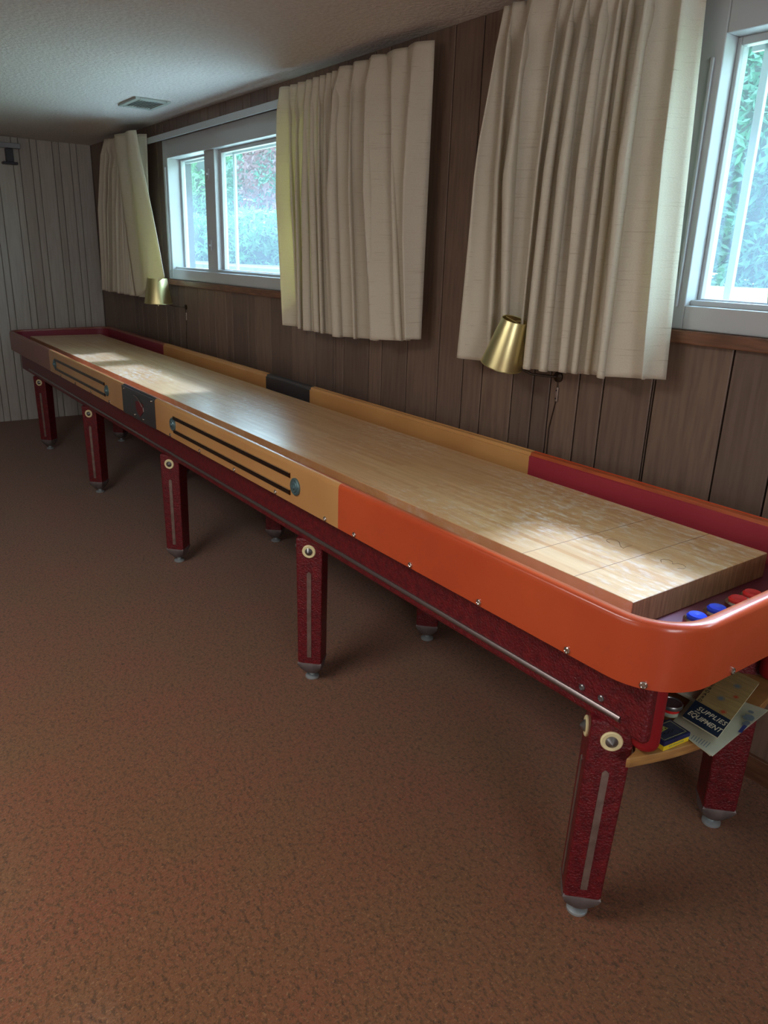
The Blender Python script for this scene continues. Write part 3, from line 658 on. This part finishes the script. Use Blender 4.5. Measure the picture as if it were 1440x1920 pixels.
# printed figure and columns of small type
figs = MB(); 
def flat(mb, pts, z): mb.add([(a, b, z) for a, b in pts], [tuple(range(len(pts)))])
o_ = (-.17, .33, SH)
def blot(cx, cy, r, z, sy=1.0, n=12): return [(cx + r * math.cos(2 * PI * k / n) * (1 + .25 * math.sin(3 * k)), cy + r * sy * math.sin(2 * PI * k / n)) for k in range(n)]
zf = SH + .0165
a = MB(); flat(a, blot(-.128, .385, .011, zf, 1.3), zf); flat(a, blot(-.137, .41, .006, zf), zf); flat(a, blot(-.119, .36, .006, zf, 2), zf); local(a, o_).build('figure_print', M['greyink'], nw)
a = MB(); flat(a, [(-.112, .315), (-.105, .318), (-.112, .352), (-.119, .349)], zf); local(a, o_).build('figure_print', M['blueink'], nw)
a = MB()
for k in range(7): flat(a, [(-.122 - k * .006, .214 + k * .001), (-.1205 - k * .006, .214 + k * .001), (-.1245 - k * .006, .237), (-.126 - k * .006, .237)], SH + .0125 - k * .0006)
local(a, o_).build('type_lines', M['greyink'], nw)
# catalogue
cat = thing('catalogue', 'wood-grain covered supplies and equipment catalogue with a dark title band, on the news sheet', 'catalogue', (-.16, .25, .50))
BL = Vector((-.203, .256, .5045)); BR = Vector((-.119, .249, .5045)); TR = Vector((-.152, .446, .547)); TL = TR + BL - BR
ex = (BR - BL).normalized(); ey = (TR - BR); Lc = ey.length; Wc = (BR - BL).length; Mq = on_quad(BL, ex, ey)
def LC(mb): mb.xf(Mq); return local(mb, (-.16, .25, .50))
sk = (TR - BR).dot(ex)
def para(mb, u0, u1, v0, v1, z0, z1):
    s = lambda v: sk * v / Lc
    return mb.prism([(u0 + s(v0), v0), (u1 + s(v0), v0), (u1 + s(v1), v1), (u0 + s(v1), v1)], z0, z1)
LC(para(MB(), 0, Wc, 0, Lc * .99, -.004, -.0004)).build('pages', M['paper'], cat)
LC(para(MB(), -.001, Wc + .001, -.001, Lc, 0, .0006)).build('cover', M['cover'], cat)
LC(para(MB(), -.001, Wc + .001, -.001, .060, .0007, .0009)).build('title_band', M['coverink'], cat)
Mo = Matrix.Translation((.16, -.25, -.50)) @ Mq
text_obj('title_text', 'SUPPLIES', .0185, M['inkcream'], cat, Mo @ Matrix.Translation((Wc * .46, .042, .0011)), spacing=1.12, xs=.86)
text_obj('title_text', 'AND', .0060, M['inkcream'], cat, Mo @ Matrix.Translation((.012, .0305, .0011)))
text_obj('title_text', 'EQUIPMENT', .0190, M['inkcream'], cat, Mo @ Matrix.Translation((Wc * .47, .018, .0011)), xs=.76)
vert = 'SHUFFLEBOARD'
for i, ch in enumerate(vert):
    v = Lc - .008 - i * (Lc - .072) / 11.5
    text_obj('title_letter', ch, .0115, M['ink'], cat, Mo @ Matrix.Translation((.008 + sk * v / Lc, v - .004, .0009)))
def ring(u, v, m, r=.0085):
    u += sk * v / Lc
    for rr, r2 in ((r, r * .86), (r * .66, 0)):
        vv = []; ff = []; N = 18
        for k in range(N):
            t = 2 * PI * k / N; vv += [(u + rr * math.cos(t), v + rr * math.sin(t), .0009), (u + r2 * math.cos(t), v + r2 * math.sin(t), .0009)]
        for k in range(N): ff.append((2 * k, 2 * ((k + 1) % N), 2 * ((k + 1) % N) + 1, 2 * k + 1))
        LC(MB().add(vv, ff)).build('printed_puck', M[m], cat)
ring(.040, .102, 'greyink'); ring(.052, .160, 'greyink'); ring(.064, .128, 'redink', .006); ring(.062, .070, 'redink', .007)
# a folded stack of pages props the catalogue
pr = thing('pamphlet', 'blue-and-white pamphlet tucked behind the catalogue on the shelf', 'pamphlet', (-.24, .38, SH))
local(sheet([(-.285, .33, SH + .020), (-.285, .45, SH + .024), (-.205, .45, SH + .024), (-.205, .33, SH + .020)], 8, 6, .008, .002, 8), (-.24, .38, SH)).build('pages', M['paper'], pr, smooth=True)
a = MB(); flat(a, [(-.283, .335), (-.255, .335), (-.245, .37), (-.27, .40), (-.283, .385)], .0345 + SH); local(a, (-.24, .38, SH)).build('cover_print', M['blueink'], pr)
# card box
bxp = thing('card_box', 'small yellow box with a navy lid at the front of the shelf', 'box', (-.171, .146, SH), (0, 0, math.radians(-6)))
MB().box(-.052, 0, 0, .076, 0, .013).build('tray', M['yellow'], bxp, bevel=.0006)
MB().box(-.0528, .0008, -.0008, .0768, .0115, .0215).build('lid', M['navy'], bxp, bevel=.0006)
MB().box(-.050, -.002, .002, .074, .0215, .0217).build('lid_panel', M['boxtop'], bxp)
a = MB(); t_ = .0008
for (x0, x1, y0, y1) in ((-.047, -.005, .005, .005 + t_), (-.047, -.005, .071 - t_, .071), (-.047, -.047 + t_, .005, .071), (-.005 - t_, -.005, .005, .071)): a.box(x0, x1, y0, y1, .0217, .0219)
a.build('border_print', M['paleprint'], bxp)
a = MB(); flat(a, [(-.046, .008), (-.030, .010), (-.026, .020), (-.030, .046), (-.044, .040), (-.048, .022)], .02195); a.build('emblem_print', M['olive'], bxp)
a = MB()
for k in range(6): a.box(-.040 + (k % 2) * .006, -.037 + (k % 2) * .006, .013 + k * .005, .0165 + k * .005, .0221, .0222)
for k in range(5): a.box(-.022 + (k % 2) * .003, -.020 + (k % 2) * .003, .022 + k * .006, .027 + k * .006, .0221, .0222)
a.build('lettering_print', M['ink'], bxp)
a = MB()
for k in range(9): a.box(.0001, .0004, .016 + k * .005, .0195 + k * .005, .004, .008)
for k in range(7): a.box(-.044 + k * .005, -.041 + k * .005, -.0004, -.0001, .004, .008)
a.build('side_print', M['olive'], bxp)
# jar
jar = thing('jar', 'small glass jar with a grey screw lid and red band, behind the yellow box', 'jar', (-.238, .262, SH + .0085))
MB().lathe([(.015, 0), (.0185, .002), (.0195, .020), (.018, .023), (0, .023)], n=24).build('body', M['jarglass'], jar, smooth=True)
MB().lathe([(.0200, .012), (.0202, .020), (.0197, .0203), (.0197, .012)], n=24).build('red_band', M['red'], jar, smooth=True)
MB().lathe([(.0245, .021), (.0250, .022), (.0250, .028), (.0240, .030), (.021, .0295), (.0205, .028), (0, .0283)], n=28).build('lid', M['steel'], jar, smooth=True)
lf = thing('leaflet', 'teal and orange leaflet lying behind the yellow box', 'leaflet', (-.25, .19, SH))
MB().box(-.045, .03, -.05, .055, 0, .0015).build('sheet', material('teal_print', srgb(70, 96, 98), .5, var=srgb(50, 76, 84), var_scale=30), lf)
MB().box(-.02, .03, -.05, -.005, .0015, .0018).build('orange_print', material('orange_print', srgb(190, 104, 50), .5), lf)

# ---------------------------------------------------------------- curtains
def curtain(name, label, TL_, TR_, BL_, BR_, ybase, vt, vb, amp, seed, nz=60, hem=None, header=.10):
    """TL_.. = (x, z) corners; vt / vb: valley positions (0..1) at top and bottom"""
    rnd = random.Random(seed)
    vt = [0] + vt + [1]; vb = [0] + vb + [1]; nf = len(vt) - 1
    a_ = [amp * rnd.uniform(.55, 1.15) for _ in range(nf)]
    dep = [rnd.uniform(0, .5) for _ in range(nf + 1)]
    sk_ = [rnd.uniform(.32, .68) for _ in range(nf)]
    per = 12; cols = nf * per + 1; vv = []; ff = []; uvs = []
    for j in range(nz + 1):
        t = j / nz
        for c in range(cols):
            f = min(c // per, nf - 1); q = (c - f * per) / per
            p0 = vt[f] * (1 - t) + vb[f] * t; p1 = vt[f + 1] * (1 - t) + vb[f + 1] * t
            s = p0 + (p1 - p0) * q
            wdt = (p1 - p0) * abs(BR_[0] - BL_[0])
            k = sk_[f]; qq = q / (2 * k) if q < k else .5 + (q - k) / (2 * (1 - k))
            hd = t / header
            pinch = math.exp(-((hd - 1.15) / .55) ** 2) if hd > 1.15 else math.exp(-((hd - 1.15) / .35) ** 2)
            ridge = abs(math.sin(PI * qq)) ** ((.7 if hd < 1 else .95) * (1 - pinch) + 2.2 * pinch)
            A = min(a_[f], wdt * .95)
            # pleat header: tight and shallow above, pinched at the header line, opening below
            env = (.30 + .35 * hd) if hd < 1 else .65 + .35 * min(1, (t - header) / .35)
            y = ybase + .012 - A * env * ridge + .010 * dep[f] * (1 - ridge)
            if f == nf - 1: y += (ybase + .04 - y) * max(0, (q - .55) / .45) * .5
            y += .004 * math.sin(9 * s + 3 * t + seed)
            xl = TL_[0] * (1 - t) + BL_[0] * t; xr = TR_[0] * (1 - t) + BR_[0] * t
            zt = TL_[1] * (1 - s) + TR_[1] * s; zb = BL_[1] * (1 - s) + BR_[1] * s
            if hem: zb += hem(s)
            x = xl + (xr - xl) * s + .42 * A * env * math.sin(2 * PI * q) * (.4 if f in (0, nf - 1) else 1)
            z = zt + (zb - zt) * t + (.004 * math.sin(PI * qq) if j == nz else 0)
            vv.append((x, y, z)); uvs.append((s * 1.9 * abs(BR_[0] - BL_[0]) / .8, (1 - t) * 1.1))
    for j in range(nz):
        for c in range(cols - 1):
            a = j * cols + c; ff.append((a, a + 1, a + cols + 1, a + cols))
    cx3 = (TL_[0] + TR_[0]) / 2
    me = bpy.data.meshes.new(name); me.from_pydata([(p[0] - cx3, p[1] - ybase, p[2] - BL_[1]) for p in vv], [], ff); me.update()
    uvl = me.uv_layers.new(name='cloth')
    for l in me.loops: uvl.data[l.index].uv = uvs[l.vertex_index]
    return me, cx3, ybase, BL_[1]
def solidify(o, t=.0022):
    s = o.modifiers.new('thickness', 'SOLIDIFY'); s.thickness = t; s.offset = 0
YC = .800
def mk_curtain(label, *a, **k):
    me, cx3, yb, zb = curtain('curtain', label, *a, **k)
    o = link('curtain', me, M['curtain'], smooth='all'); o.location = (cx3, yb, zb); solidify(o); tag(o, label, 'curtain'); return o
c3 = mk_curtain('pleated cream slub curtain hanging left of the right-hand window, behind the near brass lamp',
    (-1.50, 2.165), (-.80, 2.165), (-1.605, 1.072), (-.742, 1.105), YC,
    [.045, .13, .32, .40, .48, .57, .65, .70, .77, .90], [.20, .285, .36, .41, .49, .575, .63, .685, .725, .93], .10, 11, hem=lambda s: -.014 * math.sin(PI * s))
c2 = mk_curtain('pleated cream slub curtain in the middle, covering the right part of the left window',
    (-2.985, 2.135), (-1.872, 2.145), (-2.90, 1.085), (-1.862, 1.105), YC,
    [.09, .15, .21, .26, .315, .36, .405, .45, .557, .66, .76, .88], [.105, .147, .217, .29, .342, .40, .44, .48, .60, .72, .90, .95], .09, 5, hem=lambda s: -.028 * math.sin(PI * s) ** .6)
c1 = mk_curtain('pleated cream curtain at the far left end of the left window, beside the pale wall',
    (-5.66, 2.165), (-4.86, 2.13), (-5.86, 1.09), (-4.97, 1.083), YC,
    [.12, .24, .34, .45, .56, .7, .84], [.1, .2, .32, .42, .55, .68, .85], .085, 23)
# turned-back leading edge of the far curtain, swinging out over the sill
vv = []; ff = []; nzz = 40; nc = 14
for j in range(nzz + 1):
    t = j / nzz
    xl = -5.18 + (-4.98 + 5.18) * t if t < .0 else -5.16 + .22 * t; xr = -4.78 + .03 * min(1, t / .15) + (.29 * max(0, (t - .15) / .85))
    for c in range(nc + 1):
        q = c / nc; x = xl + (xr - xl) * q
        z = 2.135 - t * (1.035 - .145 * q ** 1.5); y = YC - .085 - .020 * math.sin(PI * q) - .014 * math.sin(3 * PI * q + 2 * t) + .018 * q
        vv.append((x + 5.0, y - YC, z - 1.09))
for j in range(nzz):
    for c in range(nc): a = j * (nc + 1) + c; ff.append((a, a + 1, a + nc + 2, a + nc + 1))
me = bpy.data.meshes.new('curtain_edge'); me.from_pydata(vv, [], ff); uvl = me.uv_layers.new(name='cloth')
for l in me.loops: p = vv[l.vertex_index]; uvl.data[l.index].uv = (p[0] * 1.5, p[2])
fo = link('turned_edge', me, M['curtain'], c1, smooth='all'); fo.location = (-5.0 - c1.location.x, 0, 0); solidify(fo)

def rod(x0, x1, label):
    t = thing('curtain_rod', label, 'curtain rod', (x0, YP, 2.09))
    MB().box(0, x1 - x0, -.066, -.054, -.018, .018).build('rail', M['vinyl'], t, bevel=.003)
    for xx in (0, x1 - x0 - .012): MB().box(xx, xx + .012, -.054, 0, -.016, .016).build('return', M['vinyl'], t, bevel=.002)
    for xx in ((x1 - x0) * .5, (x1 - x0) * .78): MB().box(xx, xx + .02, -.054, 0, -.005, .010).build('bracket', M['vinyl'], t, bevel=.001)
rod(-5.64, -1.99, 'white flat curtain rod above the left window'); rod(-1.49, 1.95, 'white flat curtain rod above the right-hand curtain and window')

# ---------------------------------------------------------------- wall lamps
def lamp(label, x, y, zb, tilt, rb, rt, h, arm_to, hang):
    t = thing('wall_lamp', label, 'lamp', (x, y, zb))
    R_ = Matrix.Rotation(tilt, 4, 'Y')
    N = 48; mb = MB().lathe([(rb, 0), (rb + .0012, .0012), (rb - .001, .003), (rt, h - .002), (rt - .001, h), (rt - .003, h - .002), (rb - .004, .003), (rb - .0025, 0)], n=N)
    mb.f = [f for f in mb.f if len(f) == 4]
    mb.xf(R_).build('shade', M['brass'], t, smooth=True)
    MB().tube([(-rt + .002, 0, h - .006), (rt - .002, 0, h - .006)], .0015).tube([(0, -rt + .002, h - .006), (0, rt - .002, h - .006)], .0015).xf(R_).build('spider', M['brass'], t)
    MB().lathe([(.012, .03), (.014, .035), (.014, .085), (0, .09)], n=16).xf(R_).build('socket', M['bronze'], t, smooth=True)
    MB().lathe([(0, -.020), (.005, -.018), (.006, -.013), (.003, -.009), (.003, .03)], n=12).xf(R_).build('switch_knob', M['chrome'], t, smooth=True)
    a = Vector(arm_to) - Vector((x, y, zb))
    MB().tube([(0, 0, .032), (a.x * .15, a.y * .2, .004), (a.x * .5, a.y * .55, a.z + .006), (a.x * .9, a.y * .9, a.z), (a.x, a.y, a.z)], .004).build('arm', M['bronze'], t, smooth=True)
    MB().lathe([(.018, 0), (.018, .006), (.010, .010), (0, .011)], a, (0, -1, 0), 16).build('wall_plate', M['bronze'], t, smooth=True)
    hk = Vector(hang) - Vector((x, y, zb))
    b = MB().box(hk.x - .0065, hk.x + .0065, hk.y - .006, hk.y, hk.z - .025, hk.z + .025)
    b.build('cord_clip', M['alu'], t, bevel=.003)
    for dz in (-.014, .014): MB().lathe([(.0028, 0), (.0028, .001), (0, .001)], (hk.x, hk.y - .006, hk.z + dz), (0, -1, 0), 8).build('hole', M['ink'], t)
    MB().tube([(a.x, a.y - .004, a.z), (hk.x * .6 + a.x * .4, a.y - .003, (a.z + hk.z) / 2 - .004), (hk.x, hk.y - .003, hk.z + .02), (hk.x - .003, hk.y - .002, hk.z - .03), (hk.x - .02, hk.y - .002, hk.z - .12), (hk.x - .018, hk.y - .002, hk.z - .30)], .0017, 6).build('cord', M['bronze'], t)
lamp('near brass cone lamp tilted in front of the right-hand curtain', -1.315, .735, 1.078, math.radians(17), .071, .043, .160, (-1.20, YP - .001, 1.045), (-1.20, YP - .001, .985))
lamp('far brass cone lamp hanging by the far curtain and left window sill', -4.60, .745, 1.070, math.radians(2), .092, .064, .162, (-4.50, YP - .001, 1.05), (-4.50, YP - .001, .99))

# ---------------------------------------------------------------- ceiling vent and far-wall rail
v = thing('ceiling_vent', 'rectangular grey metal air vent set in the ceiling', 'vent', (-4.185, .585, HC))
MB().box(-.155, .155, -.10, -.075, -.012, 0).box(-.155, .155, .075, .10, -.012, 0).box(-.155, -.115, -.075, .075, -.012, 0).box(.115, .155, -.075, .075, -.012, 0).build('frame', M['vent'], v, bevel=.003)
MB().box(-.115, .115, -.075, .075, -.003, -.001).build('backing', M['darkgrey'], v)
for k in range(9):
    a = MB().box(-.113, .113, -.0065, .0065, -.0012, .0012).xf(Matrix.Translation((0, -.064 + k * .016, -.0068)) @ Matrix.Rotation(.35, 4, 'X')); a.build('slat', M['vent'], v)
r = thing('wall_rail', 'grey rail end with a dark T-shaped bracket high on the pale far wall', 'rail', (XF, .35, 2.12))
MB().box(.03, .07, -1.4, 0, -.006, .030).build('rail', M['grey'], r, bevel=.004)
MB().box(.001, .06, -.105, -.055, -.105, -.008).box(.001, .075, -.135, -.03, -.120, -.103).box(.001, .03, -.13, -.03, .002, .028).build('bracket', M['darkgrey'], r, bevel=.004)
MB().box(.001, .06, -1.205, -1.155, -.105, -.008).box(.001, .075, -1.235, -1.13, -.120, -.103).box(.001, .03, -1.23, -1.13, .002, .028).build('bracket', M['darkgrey'], r, bevel=.004)
